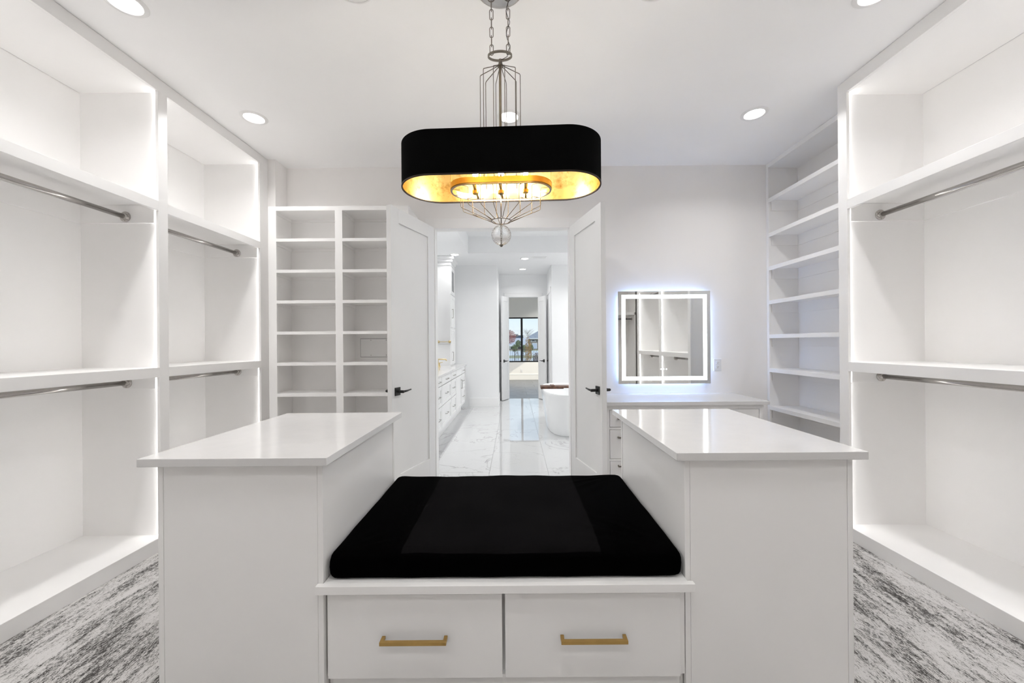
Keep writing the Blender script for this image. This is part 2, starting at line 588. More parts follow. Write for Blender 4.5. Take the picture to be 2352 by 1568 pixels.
# ------------------------------------------------------------------ left bookcase (by the door)
def bookcase_left():
    t = thing('shelving_unit', 'white open shelving unit in the back left corner beside the left door leaf', 'shelves')
    yf, yb = 3.42, 3.745
    x0, x1 = -2.192, -.94
    top = 2.557
    boxes('top_board', [(x0, x1, yf, yf + .018, top - .038, top), (x0, x1, yf + .018, yb, top - .02, top)], CAB, t)
    box('back_panel', x0, x1, yb - .008, yb, .09, top - .02, CAB, t, 0)
    box('plinth', x0, x1, yf + .004, yb - .008, 0, .09, CAB, t)
    st = [(x0, -2.122), (-1.597, -1.531), (-1.006, x1)]
    for (a, b) in st:
        box('stile', a, b, yf, yf + .018, .09, top - .038, CAB, t, .001)
    pn = [(-2.190, -2.172), (-1.573, -1.555), (x1 - .018, x1)]
    for (a, b) in pn:
        box('side_panel', a, b, yf + .018, yb - .008, .09, top - .02, CAB, t, 0)
    zs = [2.270, 1.992, 1.718, 1.440, 1.162, .885, .608, .332, .095]
    for c in range(2):
        xa, xb = pn[c][1], pn[c + 1][0]
        fa, fb = st[c][1], st[c + 1][0]
        for z in zs:
            boxes('shelf', [(xa, xb, yf + .018, yb - .008, z - .018, z), (fa, fb, yf, yf + .018, z - .027, z)], CAB, t, .0008)
        for z in [top - .002] + zs[:-1]:
            boxes('cleat', [(xa, xb, yb - .018, yb - .008, z - .043, z - .018), (xa, xa + .01, yf + .03, yb - .018, z - .043, z - .018)], CAB, t, .0008)
    # access panel in the right column
    p = boxes('access_panel', [(-1.50, -1.16, yb - .012, yb - .008, 1.20, 1.375)], CAB, t, 0)
    boxes('panel_joint', [(-1.503, -1.157, yb - .0095, yb - .008, 1.197, 1.378)], BLACKM, p, 0)
    for x in (-1.40, -1.25):
        for z in (1.215, 1.362):
            lathe('screw', [(.0035, 0), (.003, -.002)], DARKSLOT, p, 8, (x, yb - .012, z), 'y')
bookcase_left()

# ------------------------------------------------------------------ right shelf tower
def tower_right():
    t = thing('shelf_tower', 'tall white open shelf tower in the back right corner behind the right wardrobe', 'shelves')
    xf, xb = 2.472, 2.775
    y0, y1 = 2.612, 3.752
    box('top_rail', xf, xf + .018, y0, y1, 3.005, CZ - .002, CAB, t, .001)
    box('top_panel', xf + .018, xb - .01, y0, y1, 3.005, 3.022, CAB, t, 0)
    box('back_panel', xb - .01, xb, y0, y1, .09, 3.022, CAB, t, 0)
    box('stile', xf, xf + .018, 3.718, y1, .09, 3.005, CAB, t, .001)
    box('stile', xf, xf + .018, y0, y0 + .03, .09, 3.005, CAB, t, .001)
    box('side_panel', xf + .018, xb - .01, 3.727, 3.745, .09, 3.005, CAB, t, 0)
    box('side_panel', xf + .018, xb - .01, y0, y0 + .018, .09, 3.005, CAB, t, 0)
    box('plinth', xf + .006, xb, y0, y1, 0, .09, CAB, t)
    zs = [2.705, 2.370, 2.045, 1.716, 1.387, 1.060, .695, .36, .095]
    for z in zs:
        boxes('shelf', [(xf + .018, xb - .01, y0 + .018, 3.727, z - .018, z), (xf - .0, xf + .018, y0 + .03, 3.718, z - .036, z)], CAB, t, .0008)
    for z in zs[:-1]:
        boxes('cleat', [(xb - .02, xb - .01, y0 + .03, 3.717, z - .118, z - .018), (xf + .03, xb - .02, 3.717, 3.727, z - .118, z - .018)], CAB, t, .0008)
tower_right()

# ------------------------------------------------------------------ closet doors
def lever_handle(name, parent, mirror, y_face_sign, loc):
    """local frame: door in xz, face normal along +-y; lever points to -x * mirror"""
    r = boxes(name, [(loc[0] - .033, loc[0] + .033, loc[1], loc[1] + y_face_sign * .009, loc[2] - .033, loc[2] + .033)], BLACKM, parent, .0015)
    s = y_face_sign
    lathe('neck', [(.012, 0), (.012, .050 * s), (.009, .058 * s)], BLACKM, r, 16, (loc[0], loc[1] + .009 * s, loc[2]), 'y')
    v = tubes('lever', [[(loc[0], loc[1] + .056 * s, loc[2]), (loc[0] + mirror * .05, loc[1] + .058 * s, loc[2] + .001),
                         (loc[0] + mirror * .115, loc[1] + .053 * s, loc[2] + .006)]], [.0095, .008, .006], BLACKM, r, 8)
    return r

def door_leaf(name, hinge, ang, width, height, mirror, z0=.012, th=.042, hz=.934, handle_face=1):
    """leaf runs from the hinge along local +x; local -y/+y are the faces"""
    o = bpy.data.objects.new(name, None)
    o.empty_display_size = .1
    o.location = (hinge[0], hinge[1], 0)
    o.rotation_euler = (0, 0, ang)
    COL.objects.link(o)
    o['kind'] = 'structure'
    s = mirror                      # side the visible face is on
    ya, yb = (0, -th * s)           # visible face at y=0, back at -th*s
    rd = .011
    st, tr, br = .105 * width / .655, .118, .235
    box('stile', 0, st, ya, yb, z0, height, DOORM, o, .001)
    box('stile', width - st, width, ya, yb, z0, height, DOORM, o, .001)
    box('rail', st, width - st, ya, yb, height - tr, height, DOORM, o, .001)
    box('rail', st, width - st, ya, yb, z0, z0 + br, DOORM, o, .001)
    box('panel', st, width - st, ya - rd * s, yb + rd * s, z0 + br, height - tr, DOORM, o, 0)
    lever_handle('door_handle', o, -1, s, (width - .068, 0, hz))
    lever_handle('door_handle', o, -1, -s, (width - .068, -th * s, hz))
    return o

# left leaf: from hinge (-.77,3.69) to (-.987,3.063); visible face looks toward +x
aL = math.atan2(3.063 - 3.686, -.987 + .768)
door_leaf('door_1', (-.768, 3.686), aL, .655, 2.44, 1)
aR = math.atan2(3.045 - 3.686, .693 - .538)
door_leaf('door_2', (.538, 3.686), aR, .655, 2.44, -1)

# ------------------------------------------------------------------ makeup desk, mirror, outlet
def bar_pull(parent, c, length, proj, axis='x', m=BRASS, th=.011, out=(0, -1, 0), name='handle'):
    """square bar pull centred at c on the face; axis = direction of the bar"""
    out = Vector(out)
    ax = {'x': Vector((1, 0, 0)), 'y': Vector((0, 1, 0)), 'z': Vector((0, 0, 1))}[axis]
    c = Vector(c)
    third = ax.cross(out)
    V, F = [], []
    def addb(cc, la, lo, lt):
        off = len(V)
        pts = []
        for sx_, sy_, sz_ in ((-1, -1, -1), (1, -1, -1), (1, 1, -1), (-1, 1, -1), (-1, -1, 1), (1, -1, 1), (1, 1, 1), (-1, 1, 1)):
            pts.append(cc + ax * la * sx_ / 2 + out * lo * sy_ / 2 + third * lt * sz_ / 2)
        V.extend(pts)
        F.extend([tuple(i + off for i in q) for q in ((0, 3, 2, 1), (4, 5, 6, 7), (0, 1, 5, 4), (1, 2, 6, 5), (2, 3, 7, 6), (3, 0, 4, 7))])
    addb(c + out * (proj - th / 2), length, th, th)
    for s in (-1, 1):
        addb(c + out * (proj - th) / 2 + ax * s * (length - th) / 2, th, proj - th, th)
    o = mesh_obj(name, V, F, m, parent, False, .0008)
    md = o.modifiers['bevel']
    return o

def makeup_desk():
    t = thing('makeup_desk', 'white built-in makeup desk with drawers below the lighted mirror', 'desk')
    x0, x1, yf = .77, 2.095, 3.24
    zt = .79
    for (a, b) in ((x0, 1.14), (1.72, x1)):
        boxes('carcass', [(a, a + .018, yf + .018, 3.752, .0, zt), (b - .018, b, yf + .018, 3.752, .0, zt),
                          (a, b, 3.735, 3.752, .0, zt), (a, b, yf + .04, 3.752, .0, .09),
                          (a, b, yf + .018, 3.752, .09, .11)], CAB, t, .001)
        fr = [(a, a + .028, yf, yf + .018, .09, zt), (b - .028, b, yf, yf + .018, .09, zt),
              (a + .028, b - .028, yf, yf + .018, .752, zt), (a + .028, b - .028, yf, yf + .018, .585, .603),
              (a + .028, b - .028, yf, yf + .018, .318, .336), (a + .028, b - .028, yf, yf + .018, .09, .12)]
        boxes('face_frame', fr, CAB, t, .001)
        for (z0, z1) in ((.606, .749), (.339, .582), (.123, .315)):
            d = boxes('drawer', [(a + .032, b - .032, yf + .003, yf + .022, z0, z1)], CAB, t, .001)
            bar_pull(d, ((a + b) / 2 - .005, yf + .003, (z0 + z1) / 2 + (0.0 if z1 > .7 else .06)), .17, .032, 'x', NICKEL)
    # kneehole apron drawer
    boxes('face_frame', [(1.14, 1.72, yf, yf + .018, .752, zt), (1.14, 1.72, yf, yf + .018, .60, .625)], CAB, t, .001)
    d = boxes('drawer', [(1.145, 1.715, yf + .003, yf + .022, .628, .749)], CAB, t, .001)
    bar_pull(d, (1.43, yf + .003, .69), .17, .032, 'x', NICKEL)
    box('moulding', x0 - .004, x1 + .006, yf - .008, yf + .02, .768, .79, CAB, t, .003)
makeup_desk()
c = boxes('desk_counter', [(.70, 2.13, 3.20, 3.7535, .791, .821)], QUARTZ, bevel=.002)
tag(c, 'glossy white countertop on the makeup desk under the lighted mirror', 'countertop')

def led_mirror():
    x0, x1, z0, z1 = 1.004, 1.898, .918, 1.815
    y = 3.712
    t = thing('lighted_mirror', 'square mirror with glowing white border and bluish halo above the makeup desk', 'mirror')
    box('glass', x0, x1, y, y + .005, z0, z1, MIRROR, t, 0)
    box('housing', x0 + .05, x1 - .05, y + .005, 3.752, z0 + .05, z1 - .05, PLASTIC, t, 0)
    # back strips, shine onto the wall
    boxes('back_light', [(x0 + .035, x0 + .045, y + .010, y + .028, z0 + .05, z1 - .05), (x1 - .045, x1 - .035, y + .010, y + .028, z0 + .05, z1 - .05),
                         (x0 + .05, x1 - .05, y + .010, y + .028, z0 + .035, z0 + .045), (x0 + .05, x1 - .05, y + .010, y + .028, z1 - .045, z1 - .035)], MBACK, t, 0)
    def ring(name, i0, i1, m):
        a, b = i0, i1
        boxes(name, [(x0 + a, x1 - a, y - .0012, y, z0 + a, z0 + b), (x0 + a, x1 - a, y - .0012, y, z1 - b, z1 - a),
                     (x0 + a, x0 + b, y - .0012, y, z0 + b, z1 - b), (x1 - b, x1 - a, y - .0012, y, z0 + b, z1 - b)], m, t, 0)
    ring('light_border', .0435, .071, MLED)
    ring('light_line', .034, .0395, MLED)
    for k in range(3):
        lathe('touch_button', [(.0065, 0), (.006, -.0012)], MLED, t, 16, (x0 + .413 + k * .026, y, z0 + .142), 'y')
led_mirror()

def outlet(loc, label, w=.075, h=.118, cat='outlet'):
    x, y, z = loc
    t = thing('wall_outlet', label, cat, (0, 0, 0))
    box('cover_plate', x - w / 2, x + w / 2, y - .006, y, z - h / 2, z + h / 2, PLASTIC, t, .002)
    for s in (-1, 1):
        f = boxes('socket', [(x - .017, x + .017, y - .009, y - .006, z + s * .021 - .015, z + s * .021 + .015)], PLASTIC, t, .002)
        boxes('slot', [(x - .008, x - .006, y - .0096, y - .009, z + s * .021, z + s * .021 + .009), (x + .006, x + .008, y - .0096, y - .009, z + s * .021, z + s * .021 + .009),
                       (x - .0025, x + .0025, y - .0096, y - .009, z + s * .021 - .010, z + s * .021 - .005)], DARKSLOT, f, 0)
outlet((1.985, 3.7545, 1.095), 'white double wall outlet to the right of the lighted mirror')

# ------------------------------------------------------------------ island cabinets, bench, cushion
def island(x0, x1, cy0, cy1, bx0, bx1, by0, by1, label_c, label_t):
    t = thing('island_cabinet', label_c, 'cabinet')
    z = .884
    box('carcass', bx0 + .002, bx1 - .002, by0 + .018, by1 - .018, .0, z, CAB, t, 0)
    boxes('front_panel', [(bx0 + .0205, bx1 - .0205, by0 + .001, by0 + .018, .0, z)], CAB, t, .001)
    boxes('back_panel', [(bx0 + .0205, bx1 - .0205, by1 - .018, by1 - .001, .0, z)], CAB, t, .001)
    for (a, b) in ((bx0, bx0 + .0195), (bx1 - .0195, bx1)):
        box('corner_trim', a, b, by0, by0 + .018, 0, z, CAB, t, .0012)
        box('corner_trim', a - (.001 if a == bx0 else 0), b + (0 if a == bx0 else .001), by1 - .022, by1, 0, z, CAB, t, .0012)
    c = boxes('island_countertop', [(x0, x1, cy0, cy1, .8845, .914)], QUARTZ, bevel=.002)
    tag(c, label_t, 'countertop')
island(-1.356, -.676, 1.370, 2.282, -1.313, -.708, 1.405, 2.235,
       'white island cabinet to the left of the black cushioned bench',
       'glossy white quartz countertop on the left island cabinet')
island(.588, 1.288, 1.396, 2.320, .628, 1.254, 1.425, 2.272,
       'white island cabinet to the right of the black cushioned bench',
       'glossy white quartz countertop on the right island cabinet')

def bench():
    t = thing('drawer_bench', 'low white bench with two drawers between the island cabinets', 'bench')
    xa, xb = -.706, .626
    yf = 1.412
    boxes('seat_board', [(xa, xb, yf, 2.255, .415, .4445), (-.706, .626, 1.4035, 1.412, .415, .4445)], CAB, t, .0008)
    box('front_lip', -.727, .646, 1.382, 1.4035, .415, .4445, CAB, t, .0008)
    box('carcass', xa, xb, yf + .035, 2.245, .0, .415, CAB, t, 0)
    boxes('face_frame', [(xa + .001, xa + .022, yf + .014, yf + .035, .085, .415), (xb - .022, xb - .001, yf + .014, yf + .035, .085, .415),
                         (xa + .022, xb - .022, yf + .014, yf + .035, .395, .415), (xa + .022, xb - .022, yf + .014, yf + .035, .0, .088)], CAB, t, .001)
    for (a, b) in ((-.694, -.0535), (-.0425, .602)):
        d = boxes('drawer', [(a, b, yf - .006, yf + .013, .092, .399)], CAB, t, .0015)
        bar_pull(d, ((a + b) / 2, yf - .006, .243), .240, .034, 'x', BRASS, .0125)
bench()

def cushion():
    # rounded box with a crowned top and gathered corners
    x0, x1, y0, y1, z0, z1 = -.699, .619, 1.418, 2.275, .4448, .538
    nx, ny = 96, 64
    V, F = [], []
    rad = .022
    def prof(u, v):
        """u,v in 0..1 over the top sheet incl. rolled sides"""
        return u, v
    # build from stacked rounded-rectangle rings (sides) + grid top via radial rings
    def rrect(hx, hy, r, n=160):
        pts = []
        # perimeter param of rounded rect
        segs = []
        for (cx, cy, a0) in ((hx - r, hy - r, 0), (-hx + r, hy - r, 90), (-hx + r, -hy + r, 180), (hx - r, -hy + r, 270)):
            for k in range(9):
                a = R(a0 + 90 * k / 8)
                segs.append((cx + r * math.cos(a), cy + r * math.sin(a)))
        # resample evenly
        L = [0]
        for i in range(len(segs)):
            p, q = segs[i], segs[(i + 1) % len(segs)]
            L.append(L[-1] + math.dist(p, q))
        tot = L[-1]
        j = 0
        for i in range(n):
            d = tot * i / n
            while L[j + 1] < d:
                j += 1
            p, q = segs[j], segs[(j + 1) % len(segs)]
            f = (d - L[j]) / max(1e-9, L[j + 1] - L[j])
            pts.append((p[0] + (q[0] - p[0]) * f, p[1] + (q[1] - p[1]) * f))
        return pts
    hx, hy = (x1 - x0) / 2, (y1 - y0) / 2
    cx, cy = (x0 + x1) / 2, (y0 + y1) / 2
    h = z1 - z0
    N = 240
    levels = []
    # (inset, z, corner radius)
    for (ins, z) in ((.030, 0), (.012, .002), (.004, .008), (.0, .02), (-.002, .045), (-.001, .065), (.002, .078), (.007, .087), (.014, .0925), (.024, .0955)):
        levels.append((ins, z))
    rng = random.Random(3)
    ph = [rng.uniform(0, 6.28) for _ in range(8)]
    for (ins, z) in levels:
        ring = rrect(hx - ins, hy - ins, .028)
        ring = rrect(hx - ins, hy - ins, .028, N)
        for i, (px, py) in enumerate(ring):
            w = .0022 * math.sin(px * 9 + ph[0]) + .0016 * math.sin(py * 13 + ph[1]) + .001 * math.sin((px + py) * 31 + ph[2])
            sc_ = 1 + w * min(1, z / .05) / hy
            zz = z
            if z < .01:
                zz = z + .002 * abs(math.sin(px * 11 + ph[3]))
            else:
                zz = z + w * .7
            V.append((cx + px * (1 if abs(px) > hx - .05 else 1), cy + py * sc_, z0 + zz))
    # top rings shrinking to the middle
    K = 30
    for k in range(1, K):
        f = 1 - k / K
        ins = .024
        ring = rrect((hx - ins) * (f * .999 + .001) , (hy - ins) * (f * .999 + .001), max(.001, .028 * f), N)
        for i, (px, py) in enumerate(ring):
            u, v = px / hx, py / hy
            crown = .0115 * (1 - u ** 4) * (1 - v ** 4)
            # pull wrinkles at the right front and back corners
            wr = 0
            dx, dy = px - hx, py + hy
            d = math.hypot(dx, dy)
            a = math.atan2(dy, -dx)
            wr += .0065 * math.exp(-((d - .22) / .15) ** 2) * max(0, math.sin(a * 26)) * math.exp(-((a - .75) / .5) ** 2)
            dx, dy = px - hx, py - hy
            d = math.hypot(dx, dy)
            a = math.atan2(-dy, -dx)
            wr += .0055 * math.exp(-((d - .2) / .16) ** 2) * max(0, math.sin(a * 30)) * math.exp(-((a - .8) / .5) ** 2)
            dx, dy = px + hx, py + hy
            d = math.hypot(dx, dy)
            a = math.atan2(dy, dx)
            wr += .0035 * math.exp(-((d - .15) / .08) ** 2) * max(0, math.sin(a * 20))
            V.append((cx + px, cy + py, z0 + .0955 + crown + wr))
    rings = len(levels) + K - 1
    for r in range(rings - 1):
        for i in range(N):
            j = (i + 1) % N
            F.append((r * N + i, r * N + j, (r + 1) * N + j, (r + 1) * N + i))
    V.append((cx, cy, z0 + .107))
    last = (rings - 1) * N
    for i in range(N):
        F.append((last + i, last + (i + 1) % N, len(V) - 1))
    F.append(tuple(range(N))[::-1])
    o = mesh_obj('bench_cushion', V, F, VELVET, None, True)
    tag(o, 'thick black velvet seat cushion lying on the white drawer bench', 'cushion')
cushion()

# ------------------------------------------------------------------ ceiling fixtures
def make_downlight(trim_m, w):
    t = thing('downlight', '', 'light', (0, 0, 0))
    lathe('trim_ring', [(.066, -.001), (.070, -.007), (.088, -.005), (.093, 0.0)], trim_m, t, 48)
    lathe('lens', [(.0665, -.0035), (.0655, -.004)], LENS, t, 40)
    return t
TRIMW = mat('downlight_trim_white', (0.83, 0.825, 0.82), 0.45, noise=0.004)

def area(loc, size, w, col=(1, .995, .985), spread=142):
    l = bpy.data.lights.new('downlight_glow', 'AREA')
    l.shape = 'DISK'
    l.size = size
    l.energy = w
    l.color = col
    l.spread = R(spread)
    o = bpy.data.objects.new('downlight_glow', l)
    o.location = loc
    COL.objects.link(o)
    return o

proto = make_downlight(TRIMW, 0)
spots = [(-1.970, 2.915, 'round recessed ceiling downlight above the shelving unit, far left one of the closet'),
         (1.834, 2.910, 'round recessed ceiling downlight in front of the shelf tower, far right one of the closet'),
         (-.030, 2.927, 'round recessed ceiling downlight seen through the wires of the chandelier'),
         (-1.950, 1.930, 'large recessed downlight at the upper left edge of the photo, nearest the left wardrobe'),
         (1.810, 1.905, 'large recessed downlight at the upper right edge of the photo, nearest the right wardrobe')]
hid = [(-1.95, .92), (1.80, .90), (-.03, .7), (-1.95, -.3), (1.8, -.3), (-.03, -.5)]
first = True
for (x, y, lb) in spots + [(a, b, None) for a, b in hid]:
    if lb is not None:
        o = proto if first else dup_tree(proto)
        first = False
        o.location = (x, y, CZ)
        o['label'] = lb
        o['group'] = 'recessed ceiling downlights of the closet'
    else:
        o = dup_tree(proto)
        o.location = (x, y, CZ)
        o['label'] = 'round recessed ceiling downlight behind the camera, outside the photo'
        o['group'] = 'recessed downlights behind the camera'
    area((x, y, CZ - .009), .125, DOWN_W)

for (x, y, lb) in ((-.775, 1.84, 'flush white round ceiling speaker to the left of the chandelier canopy'),
                   (.70, 1.84, 'flush white round ceiling speaker to the right of the chandelier canopy')):
    t = thing('ceiling_speaker', lb, 'speaker', (x, y, CZ))
    lathe('rim', [(.098, -.001), (.100, -.004), (.107, -.003), (.109, 0)], TRIMW, t, 48)
    lathe('grille', [(.0975, -.0022), (.097, -.0025)], TRIMW, t, 40)

# ------------------------------------------------------------------ chandelier
def stadium(L, D, z, n=96, cx=0, cy=0):
    r = D / 2
    a = L / 2 - r
    per = 4 * a + 2 * PI * r
    pts = []
    for i in range(n):
        s = per * i / n
        if s < a:                       # right half of the front edge
            p = (s, -r)
        elif s < a + PI * r:
            t_ = (s - a) / r
            p = (a + r * math.sin(t_), -r * math.cos(t_))
        elif s < 3 * a + PI * r:
            p = (a - (s - a - PI * r), r)
        elif s < 3 * a + 2 * PI * r:
            t_ = (s - 3 * a - PI * r) / r
            p = (-a - r * math.sin(t_), r * math.cos(t_))
        else:
            p = (-a + (s - 3 * a - 2 * PI * r), -r)
        pts.append(Vector((p[0] + cx, p[1] + cy, z)))
    return pts

def band(name, L, D, z0, z1, th, m, parent, n=96):
    V, F = [], []
    for (l, d, z) in ((L, D, z0), (L, D, z1), (L - 2 * th, D - 2 * th, z1), (L - 2 * th, D - 2 * th, z0)):
        V += stadium(l, d, z, n)
    for q in range(4):
        a, b = q * n, ((q + 1) % 4) * n
        for i in range(n):
            j = (i + 1) % n
            F.append((a + i, a + j, b + j, b + i))
    o = mesh_obj(name, V, F, m, parent, True)
    es = o.modifiers.new('edge_split', 'EDGE_SPLIT')
    es.split_angle = R(40)
    return o

def rounded(path, r=.006, n=3):
    P = [Vector(p) for p in path]
    out = [P[0]]
    for i in range(1, len(P) - 1):
        a = P[i] + (P[i - 1] - P[i]).normalized() * min(r, (P[i - 1] - P[i]).length * .45)
        b = P[i] + (P[i + 1] - P[i]).normalized() * min(r, (P[i + 1] - P[i]).length * .45)
        for k in range(n + 1):
            f = k / n
            out.append(a * (1 - f) ** 2 + P[i] * 2 * f * (1 - f) + b * f * f)
    out.append(P[-1])
    return out

def chandelier():
    t = thing('chandelier', 'oval black drum chandelier with gold lining hanging over the bench', 'chandelier', (-.060, 1.838, 0), rz=-.045)
    ZB, ZT = 2.063, 2.262
    sh = band('shade', .948, .343, ZB, ZT, .003, SHADE, t, 160)
    band('lining', .9415, .3365, ZB + .001, ZT - .001, .0015, LEAF, sh, 160)
    band('rim', .950, .345, ZB - .003, ZB + .003, .0065, RIMM, sh, 160)
    # canopy, hooks
    cn = lathe('canopy', [(.02, 3.020), (.105, 3.020), (.118, 3.026), (.122, 3.034), (.122, 3.0495)], CHROME, t, 64)
    for x in (-.040, .040):
        lathe('hook', [(.011, 3.020), (.011, 3.004), (.0085, 3.0), (.0085, 2.992)], NICKEL, cn, 20, (x, .0, 0))
        tubes('hook', [[(x + .0165 * math.cos(a), 0, 2.975 + .0165 * math.sin(a)) for a in [2 * PI * k / 24 for k in range(24)]]], .0025, NICKEL, cn, 8, True)
    lathe('finial', [(.016, 3.020), (.016, 3.006), (.010, 3.004), (.010, 2.992), (.007, 2.990)], CHROME, cn, 20, (0, 0.0, 0))
    # chains
    zt_, zb_ = 2.960, 2.706
    nl = 6
    pitch = (zt_ - zb_) / nl
    for x in (-.040, .040):
        for k in range(nl):
            zc = zt_ - pitch * (k + .5)
            hl = pitch / 2 + .004
            w = .0085
            pts = []
            for q in range(20):
                a = 2 * PI * q / 20
                c_, s_ = math.cos(a), math.sin(a)
                lx = w * c_
                lz = (hl - w) * (1 if s_ >= 0 else -1) + w * s_
                if (k % 2) == 0:
                    pts.append((x, lx, zc + lz))
                else:
                    pts.append((x + lx, 0, zc + lz))
            tubes('chain_link', [pts], .0019, NICKEL, t, 6, True)
    # power cord along the right chain
    cp = []
    for k in range(30):
        f = k / 29
        cp.append((.040 + .008 * math.sin(f * 16), -.004 + .006 * math.cos(f * 16), 2.995 - f * .29))
    cp += [(.034, 0, 2.692), (.018, 0, 2.683), (.006, 0, 2.680)]
    tubes('power_cord', [cp], .0014, BLACKM, t, 6)
    # top ring and hub
    V, F = [], []
    for (kx, ky, z) in ((.059, .033, 2.692), (.059, .033, 2.701), (.053, .027, 2.701), (.053, .027, 2.692)):
        V += [(kx * math.cos(2 * PI * i / 64), ky * math.sin(2 * PI * i / 64), z) for i in range(64)]
    for q in range(4):
        for i in range(64):
            F.append((q * 64 + i, q * 64 + (i + 1) % 64, ((q + 1) % 4) * 64 + (i + 1) % 64, ((q + 1) % 4) * 64 + i))
    rg_ = mesh_obj('top_ring', V, F, NICKEL, t, True)
    es = rg_.modifiers.new('edge_split', 'EDGE_SPLIT')
    es.split_angle = R(40)
    hub = lathe('hub', [(.009, 2.696), (.009, 2.676), (.012, 2.672), (.012, 2.660), (.008, 2.656)], NICKEL, t, 20, (0, .024, 0))
    tubes('center_rod', [[(0, 0.012, 2.665), (0, 0, 2.60), (0, 0, 2.03)]], .0062, RODB, t, 14)
    # upper wire cage
    for i in range(10):
        p = stadium(.192, .125, 0, 100)[int((i + .5) * 10) % 100]
        path = rounded([(p.x * .06, p.y * .06 + .022, 2.668), (p.x, p.y, 2.606), (p.x, p.y, 2.078)], .006)
        tubes('cage_wire', [path], .0018, NICKEL, t, 6)
    # lower band with its lip and straps
    RB = 2.052
    band('lower_band', .487, .200, RB, RB + .026, .003, GOLDP, t, 120)
    band('band_lip', .482, .195, RB - .006, RB, .008, NICKEL, t, 120)
    for s in (-1, 1):
        box('strap', s * .2405, s * .2385, -.011, .011, RB + .02, 2.25, GOLDP, t, .0004)
        box('shade_arm', s * .006, s * .470, -.003, .003, 2.246, 2.252, NICKEL, t, .0006)
    # candles
    for (x, y) in ((-.1225, 0), (0, .006), (.1175, 0)):
        arm = box('candle_arm', x - .005, x + .005, -.096, .096, 2.053, 2.057, GOLDP, t, .0005)
        cup = lathe('candle_cup', [(.005, 2.034), (.014, 2.038), (.0155, 2.050), (.0155, 2.053), (.010, 2.0535)], GOLDP, t, 24, (x, y, 0))
        lathe('candle_sleeve', [(.0098, 2.0535), (.0098, 2.112), (.008, 2.114)], GOLDP, cup, 24, (x, y, 0))
        lathe('bulb', [(.006, 2.114), (.0105, 2.121), (.013, 2.134), (.011, 2.152), (.005, 2.166), (.001, 2.174)], BULB, cup, 16, (x, y, 0))
    # lower wire basket
    LR = 1.905
    per = stadium(.389, .150, 0, 160)
    outer = stadium(.470, .186, 0, 160)
    rg = stadium(.094, .0939, 0, 160)
    for i in range(16):
        k = (i * 10 + 5) % 160
        p, q, g = per[k], outer[k], rg[k]
        path = rounded([(q.x, q.y, RB - .004), (p.x, p.y, RB - .004), (p.x, p.y, 1.965), (g.x, g.y, LR)], .008)
        tubes('basket_wire', [path], .0015, WIREB, t, 6)
    tubes('basket_ring', [[tuple(v) for v in stadium(.094, .0939, LR, 48)]], .0024, NICKEL, t, 8, True)
    # glass ball and its chain
    tubes('ball_stem', [[(0, 0, 2.05), (0, 0, 1.885)]], .0028, NICKEL, t, 8)
    lathe('ball_cap', [(.004, 1.893), (.008, 1.890), (.009, 1.884)], NICKEL, t, 16)
    prof = [(max(.0008, .0478 * math.sin(PI * k / 24)), 1.838 - .0478 * math.cos(PI * k / 24)) for k in range(25)]
    b = lathe('glass_ball', prof, CRACK, t, 48)
    tubes('ball_core', [[(0, 0, 1.883), (0, 0, 1.795)]], .0022, NICKEL, b, 8)
    lathe('ball_finial', [(.002, 1.781), (.006, 1.784), (.010, 1.790), (.003, 1.793)], NICKEL, t, 16)
chandelier()

# ------------------------------------------------------------------ bathroom shell
BX0, BX1 = -1.484, 2.40
BY0, BY1 = YB + .062, 8.03
BZ = 2.965
FY = 9.18
struct(boxes('floor_bathroom', [(BX0 - .1, BX1 + .1, 3.80, FY + .05, -.06, -.004)], GROUT, bevel=0))
fl = bpy.data.objects['floor_bathroom']
tme = None
tw, tl, jn = .6, 1.22, .003
xj = [-.267 - tw * 3 + tw * k for k in range(9)]
for ci in range(len(xj) - 1):
    xa, xb = xj[ci], xj[ci + 1]
    if xb < BX0 + .02 or xa > BX1:
        continue
    off = 5.15 if (ci % 2) == 0 else 5.85
    y = off - 2 * tl
    while y < FY:
        ya, yb = y, y + tl
        y += tl
        a0, a1 = max(ya, 3.80), min(yb, FY + .04)
        x0, x1 = max(xa, BX0), min(xb, BX1)
        if a1 - a0 < .03 or x1 - x0 < .03:
            continue
        mesh = boxes('tile', [(x0 + jn / 2, x1 - jn / 2, a0 + jn / 2, a1 - jn / 2, -.004, 0)], MARBLE, fl, .0008)
# ceiling with tray recess
TX0, TX1, TY0, TY1, TZ = -.83, 1.75, 4.45, 6.97, 3.27
struct(boxes('ceiling_bathroom', [(BX0, TX0, BY0, FY, BZ, BZ + .05), (TX1, BX1, BY0, FY, BZ, BZ + .05), (TX0, TX1, BY0, TY0, BZ, BZ + .05),
                                  (TX0, TX1, TY1, FY, BZ, BZ + .05), (TX0 - .02, TX0, TY0, TY1, BZ + .05, TZ), (TX1, TX1 + .02, TY0, TY1, BZ + .05, TZ),
                                  (TX0, TX1, TY0 - .02, TY0, BZ + .05, TZ), (TX0, TX1, TY1, TY1 + .02, BZ + .05, TZ),
                                  (TX0 - .02, TX1 + .02, TY0 - .02, TY1 + .02, TZ, TZ + .05)], BWALL, bevel=0))
struct(boxes('wall_bathroom_left', [(BX0 - .1, BX0, BY0, BY1, 0, BZ)], BWALL, bevel=0))
struct(boxes('wall_bathroom_right', [(BX1, BX1 + .1, BY0, BY1, 0, BZ)], BWALL, bevel=0))
struct(boxes('wall_bathroom_front', [(BX0, DL - .001, BY0, BY0 + .03, 0, BZ), (DR + .001, BX1, BY0, BY0 + .03, 0, BZ), (DL - .001, DR + .001, BY0, BY0 + .03, DH, BZ)], BWALL, bevel=0))
HX0, HX1 = -.358, .785
